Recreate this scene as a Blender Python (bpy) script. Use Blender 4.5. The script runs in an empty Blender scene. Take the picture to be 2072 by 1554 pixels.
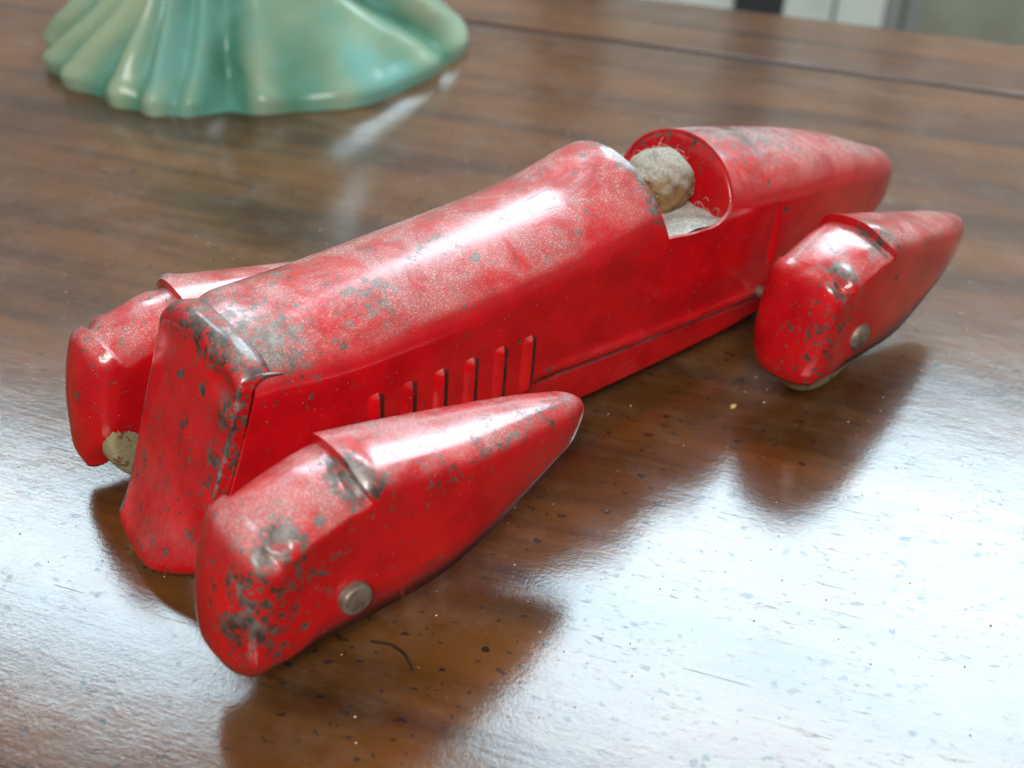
import bpy, bmesh, math, random
import numpy as np
from mathutils import Vector, Matrix
random.seed(7); rng = np.random.default_rng(7)
S = 0.012                       # one modelling unit (a wheel radius) in metres
sc = bpy.context.scene
COL = sc.collection

# ------------------------------------------------------------------ camera
def cam_axes(yaw, pitch, roll):
    f = Vector((math.cos(pitch)*math.cos(yaw), math.cos(pitch)*math.sin(yaw), math.sin(pitch)))
    r = f.cross(Vector((0, 0, 1))).normalized(); u = r.cross(f)
    c, s = math.cos(roll), math.sin(roll)
    return c*r + s*u, -s*r + c*u, f
CAM_POS = (-3.5566, -8.6859, 8.1048)
cr, cu, cf = cam_axes(0.87385, -0.60658, 0.030885)
cd = bpy.data.cameras.new('camera'); cam = bpy.data.objects.new('camera', cd); COL.objects.link(cam)
M = Matrix((cr, cu, -cf)).transposed().to_4x4(); M.translation = Vector(CAM_POS)*S
cam.matrix_world = M
cd.sensor_width = 36; cd.lens = 36*2381.67/2072
cd.clip_start = 0.005; cd.clip_end = 20
cd.dof.use_dof = True; cd.dof.focus_distance = 11.6*S; cd.dof.aperture_fstop = 26
sc.camera = cam
# ------------------------------------------------------------------ world, exposure
w = bpy.data.worlds.new('World'); sc.world = w; w.use_nodes = True
w.node_tree.nodes['Background'].inputs[0].default_value = (0.75, 0.85, 1, 1)
w.node_tree.nodes['Background'].inputs[1].default_value = 0.13
sc.view_settings.view_transform = 'Standard'; sc.view_settings.look = 'None'
sc.view_settings.exposure = 0.0; sc.view_settings.gamma = 1
sc.cycles.use_denoising = True; sc.cycles.sample_clamp_indirect = 60
sc.cycles.max_bounces = 5; sc.cycles.diffuse_bounces = 2; sc.cycles.glossy_bounces = 3
# ------------------------------------------------------------------ lamps
def area(name, loc, target, sx, sy, power, color):
    l = bpy.data.lights.new(name, 'AREA'); l.shape = 'RECTANGLE'; l.size = sx*S; l.size_y = sy*S
    l.energy = power; l.color = color
    o = bpy.data.objects.new(name, l); COL.objects.link(o); o.location = Vector(loc)*S
    d = (Vector(target)-Vector(loc)).normalized()
    o.rotation_euler = d.to_track_quat('-Z', 'Y').to_euler(); return o
# room light from the camera's side and the camera's small flash
area('room_lamp', (-72, -74, 96), (2, 0, 1), 60, 44, 29.0, (1.0, 0.96, 0.91))
area('flash_lamp', (-4.6, -9.0, 10.0), (2, 0, 1), 0.7, 0.45, 0.045, (1, 0.98, 0.95))

# ------------------------------------------------------------------ helpers
def tag(o, label=None, cat=None, group=None, kind=None):
    if label: o['label'] = label
    if cat: o['category'] = cat
    if group: o['group'] = group
    if kind: o['kind'] = kind
    return o
def empty(name, loc=(0, 0, 0)):
    o = bpy.data.objects.new(name, None); COL.objects.link(o); o.location = Vector(loc)*S
    o.empty_display_size = S; return o
def mesh_obj(name, verts, faces, mat, parent=None, smooth=35, attrs=None):
    """verts in world units; parented objects keep the parent's location as origin"""
    V = np.asarray(verts, float)
    off = np.array(parent.matrix_basis.translation)/S if parent is not None else np.zeros(3)
    if parent is not None and parent.parent is not None: off = off + np.array(parent.parent.location)/S
    me = bpy.data.meshes.new(name)
    me.from_pydata(((V-off)*S).tolist(), [], faces)
    if smooth:
        me.polygons.foreach_set('use_smooth', [True]*len(me.polygons))
        if smooth < 180: me.set_sharp_from_angle(angle=math.radians(smooth))
    if attrs:
        for k, a in attrs.items():
            at = me.attributes.new(k, 'FLOAT', 'POINT'); at.data.foreach_set('value', np.asarray(a, np.float32))
    me.materials.append(mat); me.update()
    o = bpy.data.objects.new(name, me); COL.objects.link(o)
    if parent is not None: o.parent = parent
    return o
def grid(P, closed_u=False, closed_v=False):
    nu, nv = P.shape[:2]; F = []
    for i in range(nu if closed_u else nu-1):
        a = (i+1) % nu
        for j in range(nv if closed_v else nv-1):
            b = (j+1) % nv
            F.append((i*nv+j, a*nv+j, a*nv+b, i*nv+b))
    return P.reshape(-1, 3), F
def solidify(o, t, offset=-1):
    m = o.modifiers.new('thickness', 'SOLIDIFY'); m.thickness = t*S; m.offset = offset; m.use_even_offset = False
def bake(o):
    dg = bpy.context.evaluated_depsgraph_get(); dg.update()
    me = bpy.data.meshes.new_from_object(o.evaluated_get(dg), depsgraph=dg)
    o.modifiers.clear(); o.data = me
def ip(x, xs, ys): return np.interp(x, xs, ys)
def smooth_ip(x, xs, ys):
    """monotone-ish cubic through the points"""
    xs = np.asarray(xs, float); ys = np.asarray(ys, float)
    d = np.diff(ys)/np.diff(xs); m = np.empty_like(ys); m[0] = d[0]; m[-1] = d[-1]
    for k in range(1, len(xs)-1):
        m[k] = 0 if d[k-1]*d[k] <= 0 else 2*d[k-1]*d[k]/(d[k-1]+d[k])
    x = np.clip(x, xs[0], xs[-1]); i = np.clip(np.searchsorted(xs, x)-1, 0, len(xs)-2)
    h = xs[i+1]-xs[i]; t = (x-xs[i])/h
    return (2*t**3-3*t**2+1)*ys[i]+(t**3-2*t**2+t)*h*m[i]+(-2*t**3+3*t**2)*ys[i+1]+(t**3-t**2)*h*m[i+1]
def sstep(a, b, x):
    t = np.clip((x-a)/(b-a), 0, 1); return t*t*(3-2*t)
def gauss(P, c, r): return np.exp(-(((P-np.array(c))/np.array(r))**2).sum(-1))
def box(c0, c1):
    x0, y0, z0 = c0; x1, y1, z1 = c1
    V = [(x0,y0,z0),(x1,y0,z0),(x1,y1,z0),(x0,y1,z0),(x0,y0,z1),(x1,y0,z1),(x1,y1,z1),(x0,y1,z1)]
    return V, [(0,3,2,1),(4,5,6,7),(0,1,5,4),(1,2,6,5),(2,3,7,6),(3,0,4,7)]

# ------------------------------------------------------------------ materials
class NT:
    def __init__(s, name):
        s.m = bpy.data.materials.new(name); s.m.use_nodes = True; s.t = s.m.node_tree
        s.b = s.t.nodes['Principled BSDF']; s.out = s.t.nodes['Material Output']
    def n(s, typ, **kw):
        nd = s.t.nodes.new(typ)
        for k, v in kw.items():
            if k.startswith('_'): setattr(nd, k[1:], v)
            else:
                key = int(k[1:]) if k[0] == 'i' and k[1:].isdigit() else k.replace('__', ' ')
                s.set(nd.inputs[key], v)
        return nd
    def set(s, inp, v):
        if isinstance(v, bpy.types.NodeSocket): s.t.links.new(v, inp)
        else:
            if hasattr(inp.default_value, '__len__') and not isinstance(v, (tuple, list)): v = (v,)*len(inp.default_value)
            if hasattr(inp.default_value, '__len__') and len(inp.default_value) == 4 and len(v) == 3: v = (*v, 1)
            inp.default_value = v
    def coord(s, scale=(1, 1, 1), rotz=0, kind='Object', src=None):
        c = src or s.n('ShaderNodeTexCoord').outputs[kind]
        m = s.n('ShaderNodeMapping', Vector=c, Rotation=(0, 0, rotz), Scale=tuple(a/S for a in scale)) if not src else s.n('ShaderNodeMapping', Vector=c, Scale=scale)
        return m.outputs[0]
    def noise(s, vec, scale, detail=4, rough=.55, dist=0, color=False):
        nd = s.n('ShaderNodeTexNoise', Vector=vec, Scale=scale, Detail=detail, Roughness=rough, Distortion=dist)
        return nd.outputs['Color' if color else 'Fac']
    def vor(s, vec, scale, feature='F1', rand=1, out='Distance'):
        nd = s.n('ShaderNodeTexVoronoi', _feature=feature, Vector=vec, Scale=scale, Randomness=rand); return nd.outputs[out]
    def math(s, op, a, b=0.0, c=0.0, clamp=False):
        nd = s.n('ShaderNodeMath', _operation=op, _use_clamp=clamp, i0=a, i1=b, i2=c); return nd.outputs[0]
    def rng(s, v, a, b, c=0., d=1., smooth=True):
        nd = s.n('ShaderNodeMapRange', _interpolation_type='SMOOTHSTEP' if smooth else 'LINEAR', Value=v)
        for k, x in zip(('From Min', 'From Max', 'To Min', 'To Max'), (a, b, c, d)): s.set(nd.inputs[k], x)
        return nd.outputs[0]
    def mix(s, f, a, b, mode='MIX'):
        nd = s.n('ShaderNodeMix', _data_type='RGBA', _blend_type=mode)
        s.set(nd.inputs[0], f); s.set(nd.inputs[6], a); s.set(nd.inputs[7], b); return nd.outputs[2]
    def bump(s, h, strength, dist, normal=None):
        nd = s.n('ShaderNodeBump', Height=h, Strength=strength, Distance=dist*S)
        if normal is not None: s.set(nd.inputs['Normal'], normal)
        return nd.outputs[0]
    def attr(s, name): return s.n('ShaderNodeAttribute', _attribute_name=name).outputs['Fac']

def red_paint(name, seed, dusty=1.0):
    """glossy red enamel on tinplate: chips to brown-grey metal, wear from the 'wear' attribute, dust on upward faces"""
    t = NT(name); v = t.coord(); v = t.n('ShaderNodeVectorMath', _operation='ADD', i0=v, i1=(seed*3.7, seed*1.3, seed*5.1)).outputs[0]
    wear = t.attr('wear')
    nz = t.n('ShaderNodeSeparateXYZ', Vector=t.n('ShaderNodeNewGeometry').outputs['Normal']).outputs[2]
    big = t.noise(v, 1.1, 3); med = t.noise(v, 6.5, 6, .66, .5); fine = t.noise(v, 19, 5, .66, .6)
    # chips: worn blotches + scattered small nicks
    a = t.math('ADD', t.math('MULTIPLY', med, .5), t.math('MULTIPLY', fine, .5))
    thr = t.math('SUBTRACT', .618, t.math('MULTIPLY', wear, .185))
    thr = t.math('SUBTRACT', thr, t.math('MULTIPLY', t.rng(big, .5, .72), .045))
    thr = t.math('SUBTRACT', thr, t.math('MULTIPLY', t.rng(nz, .25, .95), .035))
    chip = t.rng(t.math('SUBTRACT', a, thr), -.004, .008)
    vv = t.n('ShaderNodeMix', _data_type='VECTOR'); t.set(vv.inputs[0], .16); t.set(vv.inputs[4], v); t.set(vv.inputs[5], t.noise(v, 5, 4, .65, color=True))
    vd = t.vor(vv.outputs[1], 4.2); vc = t.n('ShaderNodeSeparateColor', Color=t.vor(vv.outputs[1], 4.2, out='Color'))
    nick = t.math('MULTIPLY', t.rng(t.math('SUBTRACT', t.math('MULTIPLY', vc.outputs[0], .24), vd), .03, .045), t.rng(vc.outputs[1], .2, .21))
    # scratches: thin lines along two directions
    def scr(sc_, off, lo):
        q = t.n('ShaderNodeMapping', Vector=v, Scale=sc_, Rotation=off).outputs[0]
        return t.math('MULTIPLY', t.rng(t.noise(q, 1, 2, .4, .3), lo, lo+.01), t.rng(t.noise(v, 1.4, 2), .52, .6))
    s1 = scr((1.2, 20, 26), (0, .5, .2), .71); s2 = scr((26, 20, 1.3), (.3, .4, 0), .72)
    chip = t.math('MAXIMUM', t.math('MAXIMUM', chip, nick), t.math('MAXIMUM', s1, s2), clamp=True)
    # colours
    redc = t.mix(t.rng(t.noise(v, 2.3, 5), .3, .7), (.53, .005, .008), (.38, .004, .007))
    metal = t.mix(t.rng(t.noise(v, 9, 4), .35, .65), (.045, .028, .02), (.11, .082, .064))
    metal = t.mix(t.rng(t.math('ADD', wear, t.math('MULTIPLY', t.math('SUBTRACT', t.noise(v, 6, 4), .5), 1.4)), .62, 1.1), metal, (.30, .29, .27))
    col = t.mix(chip, redc, metal)
    painted_shade = t.attr('painted_shade')
    col = t.mix(t.math('MULTIPLY', painted_shade, t.rng(t.noise(v, 8, 4), .25, .5, .55, .95)), col, (.022, .012, .010))  # painted shade: darkens grooves, louvre slits and fender rims in the colour
    # dust film and grit
    film = t.math('MULTIPLY', t.rng(nz, .22, .98), t.rng(t.noise(v, 1.5, 6, .68, .5), .34, .66, .12, 1.0))
    grit = t.rng(t.noise(v, 60, 2, .6), .5, .64)
    film2 = t.math('MULTIPLY', film, t.math('ADD', .34, t.math('MULTIPLY', grit, .45)))
    spk = t.vor(v, 17); spc = t.n('ShaderNodeSeparateColor', Color=t.vor(v, 17, out='Color'))
    speck = t.math('MULTIPLY', t.rng(spk, .10, .05), t.rng(spc.outputs[0], .78, .8))
    dust = t.math('MULTIPLY', t.math('MAXIMUM', film2, t.math('MULTIPLY', speck, .75)), dusty, clamp=True)
    col = t.mix(dust, col, (.60, .47, .43))
    t.set(t.b.inputs['Base Color'], col)
    t.set(t.b.inputs['Metallic'], t.math('MULTIPLY', chip, t.rng(wear, .3, .9, .15, .6)))
    r = t.math('ADD', .27, t.math('MULTIPLY', chip, .22)); r = t.math('ADD', r, t.math('MULTIPLY', t.math('MAXIMUM', dust, painted_shade), .38))
    r = t.math('ADD', r, t.math('MULTIPLY', t.noise(v, 14, 3), .06))
    t.set(t.b.inputs['Roughness'], r)
    t.set(t.b.inputs['Specular IOR Level'], t.math('ADD', .12, t.math('MULTIPLY', chip, .4)))
    t.set(t.b.inputs['Coat IOR'], 1.5); t.set(t.b.inputs['Coat Weight'], t.math('SUBTRACT', 1., t.math('MULTIPLY', chip, .6)))
    t.set(t.b.inputs['Coat Roughness'], t.math('ADD', .125, t.math('MULTIPLY', t.math('MAXIMUM', dust, painted_shade), .38)))
    h = t.math('SUBTRACT', t.math('MULTIPLY', t.noise(v, 3, 2), .35), chip)
    h = t.math('ADD', h, t.math('MULTIPLY', grit, t.math('MULTIPLY', dust, .7)))
    h = t.math('ADD', h, t.math('MULTIPLY', speck, .8))
    t.set(t.b.inputs['Normal'], t.bump(h, .45, .012))
    return t.m
RED = red_paint('red_enamel_body', 0.0); REDF = red_paint('red_enamel_fender', 2.0); REDG = red_paint('red_enamel_grille', 5.0, .75)
REDI = red_paint('red_enamel_inside', 8.0, .6)

def simple(name, col, rough=.5, metal=0, col2=None, scale=6, bump=.3, bd=.01, coat=0):
    t = NT(name); v = t.coord(); n1 = t.noise(v, scale, 5, .6)
    t.set(t.b.inputs['Base Color'], t.mix(t.rng(n1, .35, .65), col, col2 or tuple(c*.6 for c in col)))
    t.set(t.b.inputs['Roughness'], rough); t.set(t.b.inputs['Metallic'], metal); t.set(t.b.inputs['Coat Weight'], coat)
    t.set(t.b.inputs['Normal'], t.bump(t.noise(v, scale*3, 4), bump, bd)); return t.m
RIVET = simple('rusty_steel', (.16, .11, .075), .5, .55, (.26, .23, .18), 7, .5, .02)
def brass():
    t = NT('peeling_brass_wash'); v = t.coord(); n = t.noise(v, 5, 6, .65, .5)
    t.set(t.b.inputs['Base Color'], t.mix(t.rng(n, .52, .58), (.40, .35, .19), (.16, .07, .04)))
    t.set(t.b.inputs['Metallic'], t.rng(n, .52, .58, .45, .1)); t.set(t.b.inputs['Roughness'], .42)
    t.set(t.b.inputs['Normal'], t.bump(t.noise(v, 14, 5), .6, .02)); return t.m
BRASS = brass()
def dusty(name, base, base2, lo, hi, dustcol=(.62, .57, .46)):
    t = NT(name); v = t.coord(); nz = t.n('ShaderNodeSeparateXYZ', Vector=t.n('ShaderNodeNewGeometry').outputs['Normal']).outputs[2]
    n = t.noise(v, 7, 6, .7, .4); b = t.mix(t.rng(t.noise(v, 4, 4), .42, .58), base, base2)
    cover = t.rng(t.math('ADD', nz, t.math('MULTIPLY', t.math('SUBTRACT', n, .5), 1.5)), lo, hi)
    dc = t.mix(t.rng(t.noise(v, 25, 4, .7), .35, .65), dustcol, tuple(c*.62 for c in dustcol))
    t.set(t.b.inputs['Base Color'], t.mix(cover, b, dc)); t.set(t.b.inputs['Roughness'], t.rng(cover, 0, 1, .45, .95))
    t.set(t.b.inputs['Normal'], t.bump(t.math('ADD', n, t.noise(v, 30, 4, .8)), .9, .05)); return t.m
HEADM = dusty('dusty_brown_helmet', (.20, .11, .05), (.36, .19, .06), -.05, .85)
SEATM = dusty('matted_dust', (.28, .12, .05), (.35, .25, .14), -.6, .4, (.72, .69, .60))
LINT = simple('grey_lint', (.6, .57, .5), .9)
HAIRM = simple('dark_hair', (.02, .015, .012), .5)

# ------------------------------------------------------------------ table
EX, EY = 0.533, -0.846                     # direction of the board joint
NX, NY = 0.846, 0.533                      # away from the camera, across the joint
TH = math.atan2(EY, EX)
def wood(name, seed):
    t = NT(name)
    c = t.n('ShaderNodeTexCoord').outputs['Object']
    base = t.n('ShaderNodeMapping', Vector=c, Scale=(1/S, 1/S, 1/S)).outputs[0]
    base = t.n('ShaderNodeVectorMath', _operation='ADD', i0=base, i1=(seed, seed*2, 0)).outputs[0]
    def g(sx, sy): return t.n('ShaderNodeMapping', Vector=base, Scale=(sx, sy, 1)).outputs[0]
    g1 = t.noise(g(.09, .9), 1.0, 6, .6, .6)       # broad figure
    g2 = t.noise(g(.7, 9), 1.0, 5, .65, .3)        # grain
    g3 = t.noise(g(2.5, 26), 1.0, 3, .6)           # pores
    blot = t.noise(base, .35, 4, .6)
    col = t.mix(t.rng(g1, .3, .7), (.034, .0115, .003), (.145, .053, .011))
    col = t.mix(t.math('MULTIPLY', t.rng(g2, .35, .7), .26), col, (.16, .06, .014))
    col = t.mix(t.math('MULTIPLY', t.rng(blot, .5, .72), .5), col, (.06, .026, .012))
    col = t.mix(t.math('MULTIPLY', t.rng(g3, .60, .72), .55), col, (.035, .018, .012))
    # dark flyspeck spots, small and large, unevenly spread
    def spots(sc_, rad, keep, dens):
        m_ = t.n('ShaderNodeMapping', Vector=base, Scale=(.85, 1.25, 1)).outputs[0]
        wv = t.n('ShaderNodeMix', _data_type='VECTOR'); t.set(wv.inputs[0], .22); t.set(wv.inputs[4], m_); t.set(wv.inputs[5], t.noise(base, 3.5, 4, .7, color=True))
        m_ = wv.outputs[1]
        d = t.vor(m_, sc_); cc = t.n('ShaderNodeSeparateColor', Color=t.vor(m_, sc_, out='Color'))
        r_ = t.math('MULTIPLY', cc.outputs[0], rad)
        s_ = t.rng(t.math('SUBTRACT', r_, d), -.02, .03)
        return t.math('MULTIPLY', s_, t.math('MULTIPLY', t.rng(cc.outputs[1], keep, keep+.01), t.rng(t.noise(base, dens, 2), .42, .5)))
    sp = t.math('MAXIMUM', spots(2.6, .10, .3, .6), spots(6.5, .25, .3, .9)); sp = t.math('MAXIMUM', sp, spots(1.2, .05, .4, .3)); sp = t.math('MAXIMUM', sp, t.math('MULTIPLY', spots(11, .34, .3, 1.3), .8))
    col = t.mix(t.math('MULTIPLY', sp, .92), col, (.012, .010, .012))
    # pale dust
    d1 = t.vor(base, 9); dc_ = t.n('ShaderNodeSeparateColor', Color=t.vor(base, 9, out='Color'))
    dust = t.math('MULTIPLY', t.rng(d1, .09, .04), t.math('MULTIPLY', t.rng(dc_.outputs[0], .84, .85), t.rng(t.noise(base, .8, 2), .46, .56)))
    film = t.math('MULTIPLY', t.rng(t.noise(base, 1.2, 6, .7), .42, .8), .10)
    col = t.mix(t.math('MAXIMUM', t.math('MULTIPLY', dust, .7), film), col, (.40, .38, .36))
    t.set(t.b.inputs['Base Color'], col)
    rr = t.math('ADD', .085, t.math('MULTIPLY', t.noise(base, 1.5, 5, .65), .09)); rr = t.math('ADD', rr, t.math('MULTIPLY', t.math('MAXIMUM', t.math('MULTIPLY', sp, .1), dust), .3))
    t.set(t.b.inputs['Roughness'], .42); t.set(t.b.inputs['Specular IOR Level'], .07)
    dash = t.math('MULTIPLY', t.rng(t.noise(t.n('ShaderNodeMapping', Vector=base, Scale=(5, 19, 1), Rotation=(0, 0, .12)).outputs[0], 1, 5, .75, .8), .57, .64), t.rng(t.noise(base, .9, 3), .36, .56))
    t.set(t.b.inputs['Coat Weight'], t.math('SUBTRACT', 1.0, t.math('MAXIMUM', t.math('MULTIPLY', dash, .5), t.math('MULTIPLY', sp, .22)), clamp=True)); t.set(t.b.inputs['Coat Roughness'], rr); t.set(t.b.inputs['Coat IOR'], 1.56)
    # hairline scratches
    def scr(rot, lo):
        q = t.n('ShaderNodeMapping', Vector=base, Rotation=(0, 0, rot), Scale=(.35, 30, 1)).outputs[0]
        return t.math('MULTIPLY', t.rng(t.noise(q, 1, 1, .4, .15), lo, lo+.03), t.rng(t.noise(base, .7, 2), .5, .62))
    sc1 = t.math('MAXIMUM', scr(.7, .74), scr(-.5, .76))
    h = t.math('ADD', t.math('MULTIPLY', g2, .28), t.math('MULTIPLY', g3, .16)); h = t.math('ADD', h, t.math('MULTIPLY', t.noise(base, 22, 4, .7), .45))
    h = t.math('ADD', h, t.math('MULTIPLY', t.noise(base, 1.3, 3), 1.6))
    h = t.math('ADD', h, t.math('MULTIPLY', dust, .8)); h = t.math('SUBTRACT', h, t.math('MULTIPLY', sc1, .7))
    nrm = t.bump(h, .26, .012)
    t.set(t.b.inputs['Normal'], nrm); t.set(t.b.inputs['Coat Normal'], nrm)
    return t.m
def board(name, u0, u1, v0, v1, z, th, r, parent, mat, wob=0.):
    """plank in joint coordinates: u along the joint, v away from the camera; rounded top edges"""
    prof = []
    for k in range(7): a = math.pi*(1-k/12); prof.append((v0+r+r*math.cos(a), z-r+r*math.sin(a)))
    for k in range(7): a = math.pi/2*(1-k/6); prof.append((v1-r+r*math.cos(a), z-r+r*math.sin(a)))
    prof = [(v0, z-th)] + prof + [(v1, z-th)]
    us = np.linspace(u0, u1, 121); P = np.zeros((len(us), len(prof), 3))
    for i, u in enumerate(us):
        for j, (v, zz) in enumerate(prof):
            e = wob*(math.sin(u*.45)+.6*math.sin(u*1.13+1)) if j > len(prof)//2 else 0
            P[i, j] = (u, v+e, zz)
    V, F = grid(P, closed_v=True)
    n = len(prof); F += [tuple(range(n)), tuple(range((len(us)-1)*n, len(us)*n))[::-1]]
    me = bpy.data.meshes.new(name); me.from_pydata((V*S).tolist(), [], F)
    me.materials.append(mat)
    o = bpy.data.objects.new(name, me); COL.objects.link(o); o.parent = parent; o.rotation_euler = (0, 0, TH)
    return o
# joint passes through J0; local frame: x along joint (TH), y = rotate 90 ccw = away from the camera (NX,NY)
J0 = Vector((11.7, 11.86, 0)); vJ = J0.x*NX + J0.y*NY
table = empty('wooden_table', (0, 0, 0))
tag(table, 'worn brown polished wood tabletop with dark specks that carries the toy car', 'table')
b1 = board('table_board', -45, 55, vJ-60, vJ-.10, 0, 1.2, .10, table, wood('varnished_wood', 0), .02)
b2 = board('end_board', -45, 55, vJ+.12, vJ+3.25, -.02, 1.2, .05, table, wood('varnished_wood_end', 31))
sm = board('seam_strip', -45, 55, vJ-.16, vJ+.16, -.065, .5, .01, table, simple('seam_grime', (.008, .006, .006), .9))
tag(b1, 'main board of the tabletop'); tag(b2, 'darker narrow end board beyond the joint')

# ------------------------------------------------------------------ room behind: wall panels, posts, window
def plain(name, col, rough=.7, scale=.3, var=.8):
    t = NT(name); v = t.coord(); n = t.noise(v, scale, 4)
    t.set(t.b.inputs['Base Color'], t.mix(t.rng(n, .3, .7), col, tuple(c*var for c in col))); t.set(t.b.inputs['Roughness'], rough)
    t.set(t.b.inputs['Normal'], t.bump(t.noise(v, 3, 4), .3, .05)); return t.m
WALLV = vJ + 42
def slab(name, u0, u1, v0, v1, z0, z1, mat, parent=None):
    V, F = box((u0, v0, z0), (u1, v1, z1)); V = np.array(V)
    X = np.stack([V[:, 0]*EX+V[:, 1]*NX, V[:, 0]*EY+V[:, 1]*NY, V[:, 2]], 1)
    return mesh_obj(name, X, F, mat, parent, smooth=0)
GREEN = plain('grey_green_plaster', (.34, .38, .29))
WHITE = plain('white_panel_paint', (.80, .90, .84)); DARK = plain('dark_grey_cloth', (.035, .04, .045)); TAN = plain('brown_wood_trim', (.22, .15, .10)); GREYP = plain('grey_trim_paint', (.33, .36, .35))
room = slab('back_wall', -130, 130, WALLV, WALLV+2, -60, 2, GREEN); tag(room, kind='structure')
CREAM = plain('cream_wall_paint', (.80, .77, .70))
room2 = slab('upper_wall', -130, 130, WALLV+.3, WALLV+2, 2, 120, CREAM); tag(room2, kind='structure')
def thing_slab(name, u0, u1, d, z0, z1, mat, label, cat, group=None):
    o = slab(name, u0, u1, WALLV-d, WALLV-.05, z0, z1, mat); return tag(o, label, cat, group)
thing_slab('white_panel', -12.4, -3.4, 1.2, -60, 14, WHITE, 'blurred white panel left of the dark curtain behind the table', 'panel')
thing_slab('dark_curtain', -3.3, -.85, 2.2, -60, 26, DARK, 'narrow blurred dark curtain strip between two white panels behind the table', 'curtain')
thing_slab('white_panel', -.75, 1.75, 1.2, -60, 14, WHITE, 'blurred white panel directly right of the dark curtain strip', 'panel')
thing_slab('white_panel', 1.95, 4.4, 1.2, -60, 14, WHITE, 'blurred white panel beside the grey trim, right of the thin brown gap', 'panel')
thing_slab('grey_trim', 4.5, 5.2, 1.5, -60, 20, GREYP, 'blurred grey upright trim next to the white panel', 'trim')
thing_slab('grey_trim', 5.45, 6.3, 1.0, -60, 20, GREYP, 'blurred grey upright trim next to the grey green wall', 'trim')
thing_slab('wooden_post', -14.5, -10.6, 2.0, -60, 30, TAN, 'brown wooden post left of the white panel behind the table', 'post')
# the window high in the wall; its daylight is what the table and the paint reflect
def pane_mat():
    t = NT('daylit_pane'); em = t.n('ShaderNodeEmission', Color=(.68, .88, 1, 1), Strength=18)
    t.t.links.new(em.outputs[0], t.out.inputs['Surface']); return t.m
PANE = pane_mat()
def window(u0, u1, z0, z1, label, nu, nz):
    r = empty('window', (u0*EX+WALLV*NX, u0*EY+WALLV*NY, z0)); tag(r, label, 'window')
    f = 1.2; L = WALLV-1.0
    for a, b, c, d in ((u0-f, u1+f, z0-f, z0), (u0-f, u1+f, z1, z1+f), (u0-f, u0, z0, z1), (u1, u1+f, z0, z1)):
        slab('frame', a, b, L-.6, WALLV-.05, c, d, WHITE, r)
    du = (u1-u0)/nu; dz = (z1-z0)/nz
    for i in range(nu):
        for k in range(nz):
            slab('pane', u0+i*du+.35*(i > 0), u0+(i+1)*du-.35*(i < nu-1), L, L+.3, z0+k*dz+.35*(k > 0), z0+(k+1)*dz-.35*(k < nz-1), PANE, r)
window(-78, -40, 58, 88, 'bright daylit window on the left of the back wall', 2, 1)
window(-17, 30, 35, 84, 'bright daylit window on the right of the back wall', 2, 1)

# ------------------------------------------------------------------ toy racing car
car = empty('toy_racing_car', (0, 0, 0))
tag(car, 'red tin toy racing car with chipped paint and four spat fenders on the brown table', 'toy car')

# ---- body surface
def b_top(x): return smooth_ip(x, [-.3, .1, .6, 1.3, 2.9, 4.0, 4.45, 4.95, 5.6, 6.3, 7, 8.4, 9.3, 10.0, 10.5, 10.8], [2.34, 2.44, 2.49, 2.53, 2.60, 2.68, 2.78, 2.91, 2.86, 2.73, 2.60, 2.28, 2.0, 1.72, 1.52, 1.22])
def b_hw(x): return smooth_ip(x, [-.3, .1, 1, 3, 5, 6.5, 8, 9, 9.8, 10.3, 10.6, 10.76, 10.82], [.84, .85, .90, .93, .94, .91, .77, .62, .47, .35, .24, .12, .02])
def b_bot(x): return smooth_ip(x, [-.3, .3, 1, 6.6, 7.6, 8.8, 10, 10.5, 10.82], [.30, .32, .36, .36, .44, .58, .80, .94, 1.08])
def b_mid(x): return smooth_ip(x, [-.3, .1, 3, 5, 7, 8.4, 10, 10.82], [1.88, 1.9, 1.98, 2.1, 1.9, 1.66, 1.36, 1.12])
def b_crease(x): return ip(x, [0, 3.2, 7.0, 8], [.97, .95, .70, .66])
def body_y(x, z):
    """half width of the body at height z below b_mid"""
    hw = b_hw(x); zm = b_mid(x); zb = b_bot(x); t = np.clip((z-zb)/(zm-zb), 0, 1)
    y = hw*(1.0-.045*(1-t)**2)
    zc = b_crease(x); A = .09*sstep(3.05, 3.9, x)*(1-sstep(6.9, 7.6, x))
    y = y - A*(1-sstep(-.015, .035, z-zc)) - A*.9*np.exp(-((z-zc+.02)/.05)**2)
    y = y + A*.5*np.exp(-((z-zc-.10)/.07)**2)
    return y
def grille_x(z): return smooth_ip(z, [.15, .3, .68, 1.0, 1.4, 1.9, 2.35], [-.93, -.84, -.63, -.47, -.31, -.12, .03])
NX_, NV = 420, 84
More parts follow.
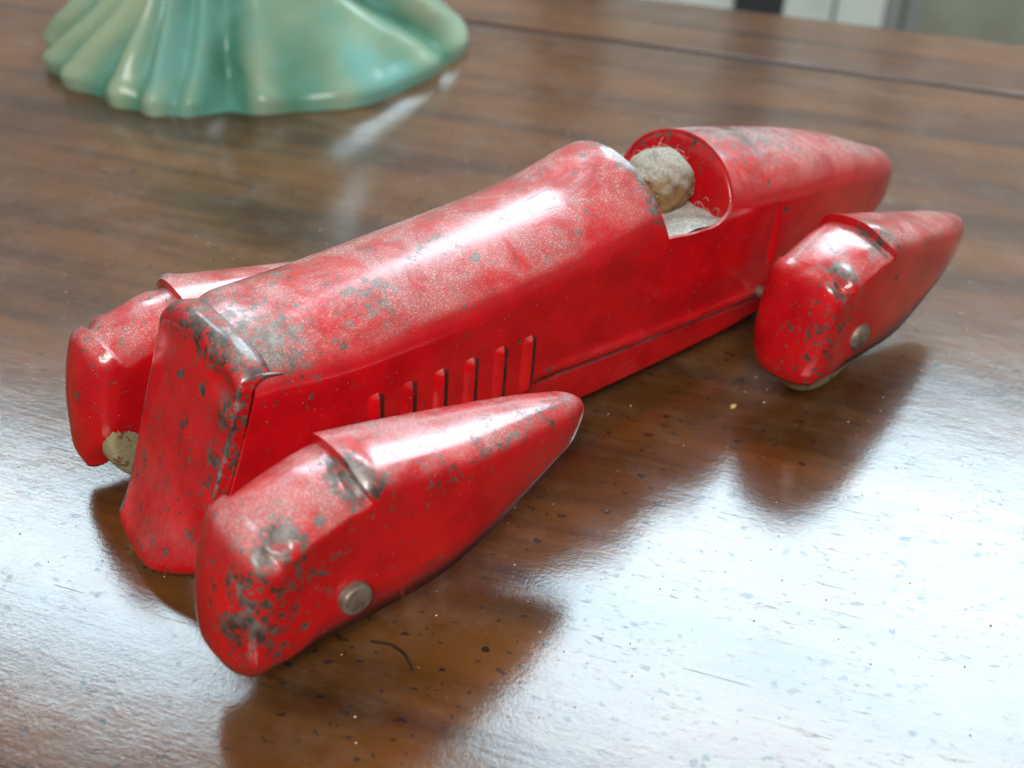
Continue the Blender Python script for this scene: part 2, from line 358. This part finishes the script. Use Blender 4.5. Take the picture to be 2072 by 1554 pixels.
def body_mesh():
    xs = np.concatenate([np.linspace(0, .5, 30)[:-1], np.linspace(.5, 9.6, 330), 9.6+1.22*np.sin(np.linspace(0, math.pi/2, 60)[1:])])
    rows = []
    for x in xs:
        zb, zm, zt, hw = b_bot(x), b_mid(x), b_top(x), b_hw(x)
        n1 = 46; zf = np.linspace(zb, zm, n1); yf = body_y(x, zf)
        th = np.linspace(0, math.pi/2, 40)[1:]
        # roof: slight shoulder crease low on the arc
        cr = 1+.012*np.exp(-((th-.42)/.10)**2)*sstep(1.0, 2.2, x)*(1-sstep(4.6, 5.4, x))
        pw = 1-.26*(1-float(sstep(0, 1.3, x))); ya = hw*np.cos(th)**pw*cr; za = zm+(zt-zm)*np.sin(th)**pw
        y = np.concatenate([yf, ya]); z = np.concatenate([zf, za])
        Y = np.concatenate([-y, y[:-1][::-1]]); Z = np.concatenate([z, z[:-1][::-1]])
        k = 1-sstep(0, .5, x)
        # the front edge follows the leaning grille; the lower flank swells a little towards it
        x = x if x < 6 else 6+(x-6)*.955
        X = x+k*(grille_x(np.minimum(Z, 2.35))+.15)
        Y = Y*(1-k*(.06+.34*np.clip((1.1-Z)/.9, 0, 1)**1.5)) - .05*k
        rows.append(np.stack([X, Y, Z], 1))
    return np.array(rows)
BP = body_mesh()
V, F = grid(BP)
# dents and bumps of an old pressing
D = .018*gauss(V, (6.9, -.85, 1.5), (.25, .4, .5)) - .02*gauss(V, (5.9, -.9, 1.35), (.5, .5, .25))
V[:, 1] += D
# notch seam on the rear flank
seam = np.exp(-((V[:, 0]-7.05)/.035)**2)*sstep(1.1, 1.25, V[:, 2])*(1-sstep(1.85, 1.95, V[:, 2]))
V[:, 1] -= np.sign(V[:, 1])*.045*seam
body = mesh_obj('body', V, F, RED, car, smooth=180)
solidify(body, .035, -1)
# cockpit opening: a side-view outline cut through both flanks
OUT = [(4.97, 3.4), (4.96, 2.9), (4.98, 2.6), (5.03, 2.35), (5.10, 2.12)]
OUT += [(5.45, 2.06), (5.80, 2.03)] + [(5.80+.42*math.sin(a)*1.0, 2.37-.34*math.cos(a)) for a in np.linspace(.25, 1.5, 8)] + [(6.28, 2.55), (6.36, 2.75), (6.40, 2.95), (6.42, 3.4)]
def cutter(pts, y0, y1):
    n = len(pts); V = [(x, y0, z) for x, z in pts]+[(x, y1, z) for x, z in pts]
    F = [tuple(range(n)), tuple(range(n, 2*n))[::-1]]+[(i, n+i, n+(i+1) % n, (i+1) % n) for i in range(n)]
    return V, F
cV, cF = cutter(OUT, -1.6, 1.6)
cut = mesh_obj('cutter', cV, cF, RED, None, smooth=0)
bmc = bmesh.new(); bmc.from_mesh(cut.data); bmesh.ops.recalc_face_normals(bmc, faces=bmc.faces); bmc.to_mesh(cut.data); bmc.free()
bo = body.modifiers.new('cut', 'BOOLEAN'); bo.operation = 'DIFFERENCE'; bo.object = cut; bo.solver = 'EXACT'
bake(body); bpy.data.objects.remove(cut)
me = body.data
W = np.zeros(len(me.vertices)*3); me.vertices.foreach_get('co', W); W = W.reshape(-1, 3)/S
outl = np.array(OUT[1:-1]); dist = np.min(np.hypot(W[:, None, 0]-outl[None, :, 0], W[:, None, 2]-outl[None, :, 1]), 1)
wear = .72*np.exp(-((W[:, 0]-4.95)/.12)**2)*(W[:, 2] > 2.3)
wear = np.maximum(wear, .62*np.exp(-((W[:, 0]-.1)/.38)**2)*sstep(2.0, 2.4, W[:, 2]))
wear = np.maximum(wear, .8*gauss(W, (.45, -.55, 2.3), (.35, .35, .3)))
wear = np.maximum(wear, .55*gauss(W, (6.75, -.1, 2.75), (.3, .5, .3)))
wear = np.maximum(wear, .35*gauss(W, (10.2, -.1, 1.8), (.5, .4, .3)))
wear = np.maximum(wear, .5*gauss(W, (1.6, -.5, 2.4), (.3, .25, .3)))
wear = np.maximum(wear, .60*gauss(W, (7.2, -.1, 2.6), (.8, .5, .4))); wear = np.maximum(wear, .50*gauss(W, (9.4, -.1, 2.0), (.5, .4, .3)))
at = me.attributes.new('wear', 'FLOAT', 'POINT'); at.data.foreach_set('value', wear.astype(np.float32))
shd = np.exp(-((W[:, 2]-(b_crease(W[:, 0])-.025))/.042)**2)*sstep(3.1, 3.6, W[:, 0])*(1-sstep(7.0, 7.8, W[:, 0]))  # shade of the crease groove and notch slit, painted as dark lines
shd = np.maximum(shd, .45*np.exp(-((W[:, 2]-(b_crease(W[:, 0])+.02))/.07)**2)*sstep(3.1, 3.6, W[:, 0])*(1-sstep(7.0, 7.8, W[:, 0])))
shd = np.maximum(shd, .9*np.exp(-((W[:, 0]-7.0)/.03)**2)*sstep(1.1, 1.25, W[:, 2])*(1-sstep(1.8, 1.9, W[:, 2])))
at = me.attributes.new('painted_shade', 'FLOAT', 'POINT'); at.data.foreach_set('value', shd.astype(np.float32))
me.polygons.foreach_set('use_smooth', [True]*len(me.polygons)); me.set_sharp_from_angle(angle=math.radians(38))

# ---- grille panel: front sheet folded over from the hood
def grille():
    us = np.concatenate([[-1, -.99, -.98, -.97, -.96, -.95, -.94], np.linspace(-.92, .92, 41), [.94, .95, .96, .97, .98, .99, 1]]); rows = []; zb0 = .12
    def zr(y): return b_mid(.1)+(b_top(.1)-b_mid(.1))*max(0, 1-abs(y/.86)**2.7)**.37
    def hwid(z): return float(ip(z, [.12, .3, .7, 1.2, 2.2], [.66, .67, .71, .76, .78]))
    for k in range(46):
        row = []
        for u in us:
            y = hwid(2.3)*u; top = zr(y)+.012
            if k < 14:                      # bend over from the hood
                a = math.pi/2*max(0, (k-2)/11); r = .16
                xg = grille_x(top-r); x = xg-.035+r*(1-math.sin(a)) + .05*u*u + (.16*(2-k)/2 if k < 2 else 0)
                z = top-r*(1-math.cos(a)) - (.045*(2-k)/2 if k < 2 else 0)
            else:
                t = (k-13)/32; z = (top-.16)*(1-t)+zb0*t
                x = grille_x(z)-.035+.05*u*u; y = hwid(z)*u-.10*sstep(.9, .3, z)
                q = 1-sstep(.12, 1.1, z)
                x += q*.36*max(0, -u-.1)**1.5
                if t > .94: x += .10*((t-.94)/.06)**2
                z += (1-sstep(.12, .8, z))*(.20*max(0, -u)**1.2-.02+.16*max(0, u-.62)**1.5/.23)
            e = abs(u); x += .12*sstep(.955, 1.0, e)
            row.append((x, y-.03, z))
        rows.append(row)
    V, F = grid(np.array(rows))
    V[:, 0] += .05*gauss(V, (0, -.58, 2.12), (.3, .13, .10)) - .04*gauss(V, (0, -.66, 1.93), (.3, .09, .12)) + .018*np.sin(V[:, 2]*2.1+V[:, 1]*1.5)
    E_ = np.abs(np.tile(us, 46))
    we = np.maximum(.72*sstep(1.98, 2.36, V[:, 2]+.25*V[:, 1]**2)*(.65+.35*np.exp(-((V[:, 1]+.3)/.35)**2)), .9*gauss(V, (0, -.72, 1.95), (1, .12, .25)))
    we = np.maximum(we, .8*gauss(V, (0, -.72, 1.45), (1, .16, .12))); we = np.maximum(we, 1.25*np.exp(-((E_-.955)/.008)**2)); we = np.maximum(we, 1.0*np.exp(-((np.tile(us, 46)-.955)/.03)**2))
    we = np.maximum(we, .35*sstep(.5, .2, V[:, 2])); we = np.maximum(we, .22)
    o = mesh_obj('grille_panel', V, [f[::-1] for f in F], REDG, car, smooth=50, attrs={'wear': we}); solidify(o, .045, 0); bake(o)
    return o
grille()

# ---- louvres: pressed hoods on both flanks, shade of the open rear slit painted on
def louvre(x0, side):
    nu, nv = 21, 22; P = np.zeros((nu, nv, 3)); ztop = 1.66-.03*(x0-1.2); zlo = .85
    for i, u in enumerate(np.linspace(0, 1, nu)):
        for j, v in enumerate(np.linspace(0, 1, nv)):
            z = zlo+(ztop-zlo)*v; env = math.sqrt(max(0, 1-max(0, (v-.84)/.16)**2))*sstep(0, .12, v)
            h = .058*env*(math.sin(math.pi/2*min(1, u/.66))**1.3)*(1-.98*sstep(.62, .76, u)) + .011*env*(u > .7)
            x = x0-.11+.20*u+.03*(v-.5)
            P[i, j] = (x, side*(float(body_y(x, z))+h-.006), z)
    V, F = grid(P)
    if side < 0: F = [f for f in F]
    uu = np.repeat(np.linspace(0, 1, nu), nv); shd = 1.0*sstep(.66, .76, uu)*np.tile(sstep(0, .2, np.linspace(0, 1, nv))*(1-sstep(.93, 1, np.linspace(0, 1, nv))), nu); we = .05*(uu > 0)  # dark strip painted behind each rib for the shade of its slit
    mesh_obj('louvre', V, F, RED, car, smooth=180, attrs={'wear': we, 'painted_shade': shd})
for side in (-1, 1):
    for k in range(6): louvre(1.27+.375*k, side)

# ---- fenders
P0 = [(-1.03, .54), (-1.09, .74), (-1.065, 1.02), (-1.0, 1.32), (-.915, 1.60), (-.82, 1.80), (-.68, 1.875),
      (-.64, 1.885), (-.38, 1.97), (-.08, 2.05), (.20, 2.09),
      (.21, 2.13), (.7, 2.03), (1.3, 1.91), (2.0, 1.78), (2.5, 1.67), (2.78, 1.58), (2.93, 1.46), (2.99, 1.34)]
SEG = [(0, 6), (7, 10), (11, 18)]
B0 = [(-.72, .63), (-.66, .64), (-.58, .65), (-.45, .66), (-.3, .68), (-.08, .67), (.1, .66),
      (.1, .66), (.22, .66), (.34, .66), (.5, .66),
      (.5, .66), (.85, .69), (1.3, .80), (1.9, .98), (2.35, 1.10), (2.66, 1.18), (2.82, 1.22), (2.9, 1.26)]
W0 = [.44, .47, .49, .50, .50, .50, .50, .50, .50, .50, .50, .50, .49, .45, .36, .27, .20, .12, .04]
def fender(origin, out, yaw, tilt, near, seed, wid=1.0, droop=0., low=0., nose=1., rad=1., inner_cut=None, lips=(1, 1)):
    """out: direction of the outer side along y (-1 near, +1 far). One shell of three pressings: nose, shoulder, tail"""
    N = 46; allV, allF, rim_shade = [], [], []; base = 0
    sp = math.pi
    for si, (a, b) in enumerate(SEG):
        idx = np.arange(a, b+1); sub = {0: 30, 1: 18, 2: 60}[si]
        t = np.linspace(a, b, sub)
        if si == 1: P_ = np.array(P0[a:b+1]); Px = ip(t, idx, P_[:, 0]); Pz = ip(t, idx, P_[:, 1])
        else: Px = smooth_ip(t, idx, [p[0] for p in P0[a:b+1]]); Pz = smooth_ip(t, idx, [p[1] for p in P0[a:b+1]])
        Bx = smooth_ip(t, idx, [p[0] for p in B0[a:b+1]]); Bz = smooth_ip(t, idx, [p[1] for p in B0[a:b+1]])
        Wd = wid*smooth_ip(t, idx, W0[a:b+1])
        off = (.03, -.04, .025)[si]
        rows = []
        for k in range(sub):
            rib = []
            L = math.hypot(Px[k]-Bx[k], Pz[k]-Bz[k]); dx, dz = (Px[k]-Bx[k])/L, (Pz[k]-Bz[k])/L
            r = min((float(ip(k, [0, sub-1], [.38, .31])) if si == 0 else .31)*rad, L*.98)
            for s_ in (-1, 1):            # -1: outer side, +1: inner side
                bx, bz = Bx[k], Bz[k]; LL = L
                if s_ == 1 and inner_cut is not None:   # inner skirt is shorter
                    q = min(max((inner_cut-bz)/max(dz, .15), 0), L-r) if dz > .2 else 0
                    q *= float(sstep(-.9, -.5, Px[k])) if si == 0 else 1
                    bx += dx*q; bz += dz*q; LL = L-q
                ns = N//2
                tt = np.concatenate([np.linspace(0, max(LL-r, 0), ns//3, endpoint=False), max(LL-r, 0)+r*np.sin(np.linspace(0, math.pi/2, ns-ns//3))])
                seg = []
                for d in tt:
                    e = max(0, (d-(LL-r))/r); e = min(e, 1)
                    y = Wd[k]*(1-e**2.6)**(1/2.2)
                    o_ = off*sstep(.2, .55, e)
                    bulge = .008*math.sin(math.pi*min(d/LL, 1))*(1-e)
                    seg.append((bx+dx*d+dx*o_, (y+bulge)*(-1 if s_ == -1 else 1), bz+dz*d+dz*o_))
                rib += seg if s_ == -1 else seg[::-1][1:]
            gk = [1. if j_ < 1 or j_ >= len(rib)-1 else .45*(j_ < 2 or j_ >= len(rib)-2) for j_ in range(len(rib))]; rim_shade.append(gk)  # bottom rims painted darker to mute their bright reflection
            rows.append(rib)
        allV += rows
    V, allF = grid(np.array(allV)); V = V.copy()     # local: y<0 is outer; the three pressings meet in a small step
    # local wrinkles and pinches where the sheet was folded
    w1 = gauss(V, (-.55, -.40, 1.86), (.20, .22, .14)); w2 = gauss(V, (.22, -.42, 2.0), (.14, .24, .14))
    V[:, 1] -= .07*gauss(V, (-.50, -.47, 1.80), (.10, .3, .09)); V[:, 1] += .10*gauss(V, (-.66, -.45, 1.76), (.08, .3, .09))
    V[:, 2] -= .10*gauss(V, (-.60, -.34, 1.95), (.07, .14, .2)); V[:, 2] += .05*gauss(V, (-.48, -.38, 1.96), (.08, .12, .2))
    V[:, 2] -= .08*gauss(V, (.19, -.36, 2.05), (.07, .18, .2)); V[:, 2] += .035*gauss(V, (.30, -.30, 2.1), (.07, .2, .2))
    V[:, 1] += .03*gauss(V, (-.45, -.55, 1.1), (.25, .3, .5))+.02*np.sin(V[:, 0]*2.2+seed)*np.exp(-((V[:, 1]+.5)/.2)**2)
    we = .98*gauss(V, (.2, -.32, 2.03), (.22, .34, .20)) + .98*gauss(V, (-.55, -.36, 1.90), (.15, .22, .16))
    we += .80*gauss(V, (-.88, -.38, 1.15), (.34, .32, .85)) + .42*gauss(V, (-.35, -.5, 1.45), (.30, .3, .40)) + .45*gauss(V, (1.0, -.42, 1.75), (.8, .2, .12))+.35*gauss(V, (1.9, -.3, 1.7), (.7, .2, .12))
    we = np.minimum(we, 1.0)
    if out > 0: V[:, 1] *= 1-.50*sstep(1.05, .60, V[:, 2])*sstep(-.45, -.75, V[:, 0])*(V[:, 1] > 0)
    if not near: we *= .75
    # orient: mirror for the far side, yaw about z, tilt about x
    V[:, 1] *= -out
    ff = allF if out < 0 else [g[::-1] for g in allF]
    c, s = math.cos(yaw), math.sin(yaw); x, y = V[:, 0].copy(), V[:, 1].copy()
    V[:, 0] = c*x-s*y; V[:, 1] = s*x+c*y
    V[:, 0] = np.where(V[:, 0] < -.55, -.55+(V[:, 0]+.55)*nose, V[:, 0])
    V[:, 2] -= low*sstep(1.3, .75, V[:, 2])*sstep(.3, -.6, V[:, 0])
    V[:, 2] -= droop*np.clip(V[:, 0]-.2, 0, 9)
    V += np.array(origin)
    o = mesh_obj('fender', V, ff, REDF, car, smooth=40, attrs={'wear': we, 'painted_shade': np.array(rim_shade).reshape(-1)}); solidify(o, .045, -1); bake(o)
    return o
f1 = fender((0, -1.96, 0), -1, 0.0, 0, True, 1.0)
f2 = fender((.16, 1.47, -.08), 1, 0.0, 0, False, 3.0, wid=.90, nose=.86, inner_cut=1.02, low=.14, rad=1.35)
f3 = fender((7.02, -1.88, -.06), -1, .09, 0, False, 5.0, droop=.09, nose=.84)
f4 = fender((7.0, 1.42, -.30), 1, -.05, 0, False, 7.0, inner_cut=1.38)

# ---- wheels on axles, rivet heads
def disc(name, c, r, wd, mat, parent, seg=48, rr=.12, dome=0):
    prof = [(0, -wd/2-dome)] + [(r-rr-.25*r, -wd/2-dome*.3)] + [(r-rr+rr*math.sin(a), -wd/2+rr*(1-math.cos(a))) for a in np.linspace(0, math.pi/2, 5)]
    prof += [(a, -b) for a, b in prof[::-1]]
    P = np.array([[(c[0]+q*math.cos(t), c[1]+h, c[2]+q*math.sin(t)) for q, h in prof] for t in np.linspace(0, 2*math.pi, seg, endpoint=False)])
    V, F = grid(P, closed_u=True); return mesh_obj(name, V, F, mat, parent, smooth=40)
wheel_c = [(.05, -1.75, .84), (.02, 1.22, .74), (6.88, -1.90, .82), (6.9, 1.45, .84)]
for c in wheel_c: disc('wheel', c, c[2], .40, BRASS, car, rr=.14)
for (x, y0, y1, az) in ((.03, -2.40, 1.8, .84), (6.90, -2.3, 1.95, .82)):
    P = np.array([[(x+.07*math.cos(t), y, az+.07*math.sin(t)) for y in (y0, y1)] for t in np.linspace(0, 2*math.pi, 16, endpoint=False)])
    V, F = grid(P, closed_u=True); mesh_obj('axle', V, F, RIVET, car, smooth=40)
disc('rivet_head', (.0, -2.48, 1.0), .15, .12, RIVET, car, seg=28, rr=.03, dome=.01)
disc('rivet_head', (6.88, -2.38, .93), .17, .20, RIVET, car, seg=28, rr=.09, dome=.03)

# ---- cockpit: red tub, dusty seat, driver's head
def tub():
    rim = [(x, z) for x, z in OUT if z < 2.9 and x > 5.0]
    near = []
    for (a, c), (b_, d) in zip(rim[:-1], rim[1:]):
        for t in np.linspace(0, 1, 6, endpoint=False):
            x, z = a+(b_-a)*t, c+(d-c)*t; X_ = 6+(x-6)/.955 if x > 6 else x
            zm, zt, hw = float(b_mid(X_)), float(b_top(X_)), float(b_hw(X_))
            if z >= zt-.004: break
            y = float(body_y(X_, z)) if z < zm else hw*math.sqrt(max(0, 1-((z-zm)/(zt-zm))**2))
            near.append((x, max(y-.045, .0), z-.01))
    near.append((near[-1][0]+.02, 0, float(b_top(6.38))-.04))
    loop = [(x, -y, z) for x, y, z in near]+[(x, y, z) for x, y, z in near[:-1][::-1]]
    P = []
    for x, y, z in loop:
        P.append([(5.55+(x-5.55)*(1-.30*h**1.5)+.02*(h == 0), y*(1-.22*h**1.5), z+(1.65-z)*h) for h in np.linspace(0, 1, 12)])
    V, F = grid(np.array(P)); we = .35*sstep(2.1, 2.6, V[:, 2])
    o = mesh_obj('cockpit_lining', V, F, REDI, car, smooth=180, attrs={'wear': we}); solidify(o, .025, 0); bake(o)
tub()
def blob(c, r, amp, seed, n=40, squash=2):
    P = []
    for t in np.linspace(0, math.pi, n):
        row = []
        for p_ in np.linspace(0, 2*math.pi, 2*n, endpoint=False):
            d = np.array((math.sin(t)*math.cos(p_), math.sin(t)*math.sin(p_), math.cos(t)))
            k = 1+amp*(math.sin(5*d[0]+seed)*math.sin(4*d[1]+seed*2)+.5*math.sin(11*d[2]+seed)*math.sin(9*d[0]))
            row.append(np.array(c)+d*k*np.array(r))
        P.append(row)
    return grid(np.array(P), closed_v=True)
V, F = blob((5.50, 0, 1.62), (.52, .62, .48), .03, 2.0)
V2, F2 = blob((5.84, -.02, 2.25), (.40, .40, .40), .045, 1.0)
# face: nose, brow, chin towards the front of the car (-x)
V2[:, 0] -= .09*gauss(V2, (5.48, -.02, 2.28), (.2, .07, .09)) + .04*gauss(V2, (5.50, -.02, 2.42), (.2, .22, .04)) + .05*gauss(V2, (5.55, -.02, 2.06), (.2, .12, .07))
V2[:, 0] += .05*gauss(V2, (5.5, -.15, 2.34), (.2, .06, .05)) + .05*gauss(V2, (5.5, .12, 2.34), (.2, .06, .05))
V2 += np.array([0, 0, 1])[None]*(.035*np.exp(-((V2[:, 2]-2.40)/.03)**2))[:, None]*0
drv = mesh_obj('driver', V, F, SEATM, car, smooth=180)
head = mesh_obj('head', V2, F2, HEADM, drv, smooth=180)
# dusty floor around the driver
fl = []
for i, x in enumerate(np.linspace(4.6, 6.3, 50)):
    row = []
    for y in np.linspace(-.86, .86, 40):
        z = 1.955+.05*(abs(y)/.8)**2+.02*math.sin(x*9+y*5)*math.sin(y*11+x*3)+.03*math.exp(-((x-5.75)/.3)**2)
        row.append((x, y, z))
    fl.append(row)
V, F = grid(np.array(fl)); mesh_obj('seat_floor', V, F, SEATM, car, smooth=180)
# lint fibres
def tubes(paths, rad, n=4):
    Vs, Fs = [], []; b = 0
    for p in paths:
        p = np.array(p); m = len(p)
        T = np.gradient(p, axis=0); T /= np.linalg.norm(T, axis=1)[:, None]+1e-9
        up = np.array((.3, .2, 1.)); A = np.cross(T, up); A /= np.linalg.norm(A, axis=1)[:, None]+1e-9; B = np.cross(T, A)
        for k in range(m):
            for j in range(n):
                a = 2*math.pi*j/n; Vs.append(p[k]+rad*(math.cos(a)*A[k]+math.sin(a)*B[k]))
        for k in range(m-1):
            for j in range(n): Fs.append((b+k*n+j, b+k*n+(j+1) % n, b+(k+1)*n+(j+1) % n, b+(k+1)*n+j))
        b += m*n
    return np.array(Vs), Fs
paths = []
for k in range(60):
    th = rng.uniform(0, 2*math.pi); ph = rng.uniform(.0, 1.9); d = np.array((math.sin(ph)*math.cos(th), math.sin(ph)*math.sin(th), math.cos(ph)))
    c = np.array((5.84, -.02, 2.25))+d*.40; tdir = np.cross(d, rng.normal(size=3)); tdir /= np.linalg.norm(tdir)
    ln = rng.uniform(.05, .16); cv = rng.normal(size=3)*.05
    paths.append([c+tdir*ln*(s-.5)+d*(.005+.025*math.sin(s*3.1)*rng.uniform(.2, 1))+cv*(s*s) for s in np.linspace(0, 1, 6)])
for k in range(70):
    c = np.array((rng.uniform(5.0, 6.2), rng.uniform(-.75, .2), 1.98)); c[2] += rng.uniform(0, .14); tdir = rng.normal(size=3)*(1, 1, .25); tdir /= np.linalg.norm(tdir)
    ln = rng.uniform(.06, .15); paths.append([c+tdir*ln*s+np.array((0, 0, .04))*math.sin(s*3.1) for s in np.linspace(0, 1, 6)])
V, F = tubes(paths, .0022, 3); lint = mesh_obj('lint', V, F, LINT, car, smooth=180); lint['kind'] = 'stuff'

# ------------------------------------------------------------------ glazed ceramic figurine base (flared draped skirt)
def glaze():
    t = NT('green_glaze'); v = t.coord(); h = t.attr('wear')
    n = t.noise(v, .7, 4, .6, .5)
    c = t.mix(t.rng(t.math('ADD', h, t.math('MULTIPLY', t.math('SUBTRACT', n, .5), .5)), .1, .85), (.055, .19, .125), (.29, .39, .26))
    c = t.mix(t.rng(t.noise(v, .45, 3), .45, .7), c, (.15, .36, .31))
    t.set(t.b.inputs['Base Color'], c); t.set(t.b.inputs['Roughness'], .3)
    t.set(t.b.inputs['Specular IOR Level'], .12); t.set(t.b.inputs['Coat Weight'], .26); t.set(t.b.inputs['Coat Roughness'], .13)
    t.set(t.b.inputs['Normal'], t.bump(t.noise(v, 1.0, 3), .4, .06)); return t.m
def figurine():
    cx, cy = 7.35, 13.0; n = 480; zs = np.concatenate([np.linspace(0, .9, 16), np.linspace(1.0, 9, 60)[1:], [9.3]])
    th = 2*np.pi*np.arange(n)/n; dg = np.degrees(th)
    def ang(a): return (dg-a+180) % 360-180
    P = np.zeros((len(zs), n, 3)); hgt = np.zeros((len(zs), n))
    ridges = [(133, 9, .8), (151, 8, 1), (169, 8.5, .85), (187, 8, 1), (203, 6, .75), (215, 4.5, .8), (226, 4, .5), (100, 9, .8), (75, 9, .9), (45, 10, .8), (15, 10, .9)]
    for i, z in enumerate(zs):
        r = smooth_ip(z, [0, .12, .45, .9, 1.6, 2.6, 4, 6, 9, 9.3], [3.98, 3.98, 3.72, 3.36, 2.78, 2.2, 1.75, 1.45, 1.3, .9])
        h = np.zeros(n)
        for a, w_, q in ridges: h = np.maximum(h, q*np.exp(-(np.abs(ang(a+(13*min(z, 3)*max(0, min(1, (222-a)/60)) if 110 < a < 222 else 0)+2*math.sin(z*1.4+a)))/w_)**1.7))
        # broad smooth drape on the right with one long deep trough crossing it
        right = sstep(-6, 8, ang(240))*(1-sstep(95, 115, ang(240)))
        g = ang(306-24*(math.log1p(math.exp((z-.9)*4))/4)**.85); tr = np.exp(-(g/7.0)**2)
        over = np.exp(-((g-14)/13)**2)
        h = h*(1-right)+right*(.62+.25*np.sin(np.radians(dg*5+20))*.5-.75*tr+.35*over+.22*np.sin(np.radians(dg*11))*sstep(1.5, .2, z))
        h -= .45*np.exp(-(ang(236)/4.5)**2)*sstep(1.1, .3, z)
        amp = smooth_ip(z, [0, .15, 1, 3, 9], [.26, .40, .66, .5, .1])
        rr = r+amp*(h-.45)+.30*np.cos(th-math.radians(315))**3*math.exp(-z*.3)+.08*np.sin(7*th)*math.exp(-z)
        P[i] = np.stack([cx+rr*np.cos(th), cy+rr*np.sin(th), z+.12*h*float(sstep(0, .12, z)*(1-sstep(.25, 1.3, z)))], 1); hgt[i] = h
    V, F = grid(P.transpose(1, 0, 2), closed_u=True); hg = hgt.T.reshape(-1)
    top = [k*len(zs)+len(zs)-1 for k in range(n)]; F.append(tuple(top[::-1]))
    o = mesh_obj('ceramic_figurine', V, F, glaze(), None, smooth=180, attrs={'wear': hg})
    tag(o, 'pale green glazed ceramic figurine base with draped skirt folds behind the toy car', 'figurine')
figurine()

# ------------------------------------------------------------------ small things lying on the table
hp = [(1.06+.0, 0, 0)]
hair = [(float(np.interp(t, [0, .33, .66, 1], [.30, .41, .44, .40])), float(np.interp(t, [0, .33, .66, 1], [-2.18, -2.35, -2.52, -2.70])), .02+.03*math.sin(t*3)) for t in np.linspace(0, 1, 16)]
V, F = tubes([hair], .010, 5)
o = mesh_obj('hair', V, F, HAIRM, None, smooth=180); tag(o, 'short dark curved hair lying on the table below the near front fender', 'hair')
V, F = blob((5.73, -1.68, .02), (.05, .03, .02), .2, 3.0, n=12)
o = mesh_obj('crumb', V, [f[::-1] for f in F], simple('yellow_crumb', (.55, .42, .12), .8), None, smooth=180); tag(o, 'tiny yellowish crumb on the table left of the rear wheel', 'crumb')
def clump(x, y, r, n, label, seed):
    q = np.random.default_rng(seed); ps = []
    for k in range(n):
        c = np.array((x, y, .02))+q.normal(size=3)*(r*.35, r*.35, .004); a = q.uniform(0, 6.3); l = r*q.uniform(.3, 1.1); b_ = q.uniform(-2, 2)
        ps.append([c+np.array((math.cos(a+b_*t)*l*t, math.sin(a+b_*t)*l*t, .02*math.sin(3*t))) for t in np.linspace(0, 1, 8)])
    V, F = tubes(ps, .0028, 4); o = mesh_obj('fluff', V, F, simple('dark_fluff', (.16, .11, .09), .9), None, smooth=180); tag(o, label, 'fluff')
Vs, Fs = [], []; b = 0
for k in range(420):
    x, y = rng.uniform(-3, 12), rng.uniform(-7, 6); r = rng.uniform(.004, .013); 
    q = np.array([(x+r*rng.uniform(.6, 1.6), y, .004), (x-r, y+r*.8, .004), (x-r*.3, y-r, .004), (x, y, .004+r*1.2)]); Vs += list(q)
    Fs += [(b, b+1, b+3), (b+1, b+2, b+3), (b+2, b, b+3), (b, b+2, b+1)]; b += 4
o = mesh_obj('dust_grains', np.array(Vs), Fs, simple('pale_dust', (.7, .68, .62), .9), None, smooth=0); tag(o, 'fine pale dust grains scattered over the tabletop', 'dust', kind='stuff')
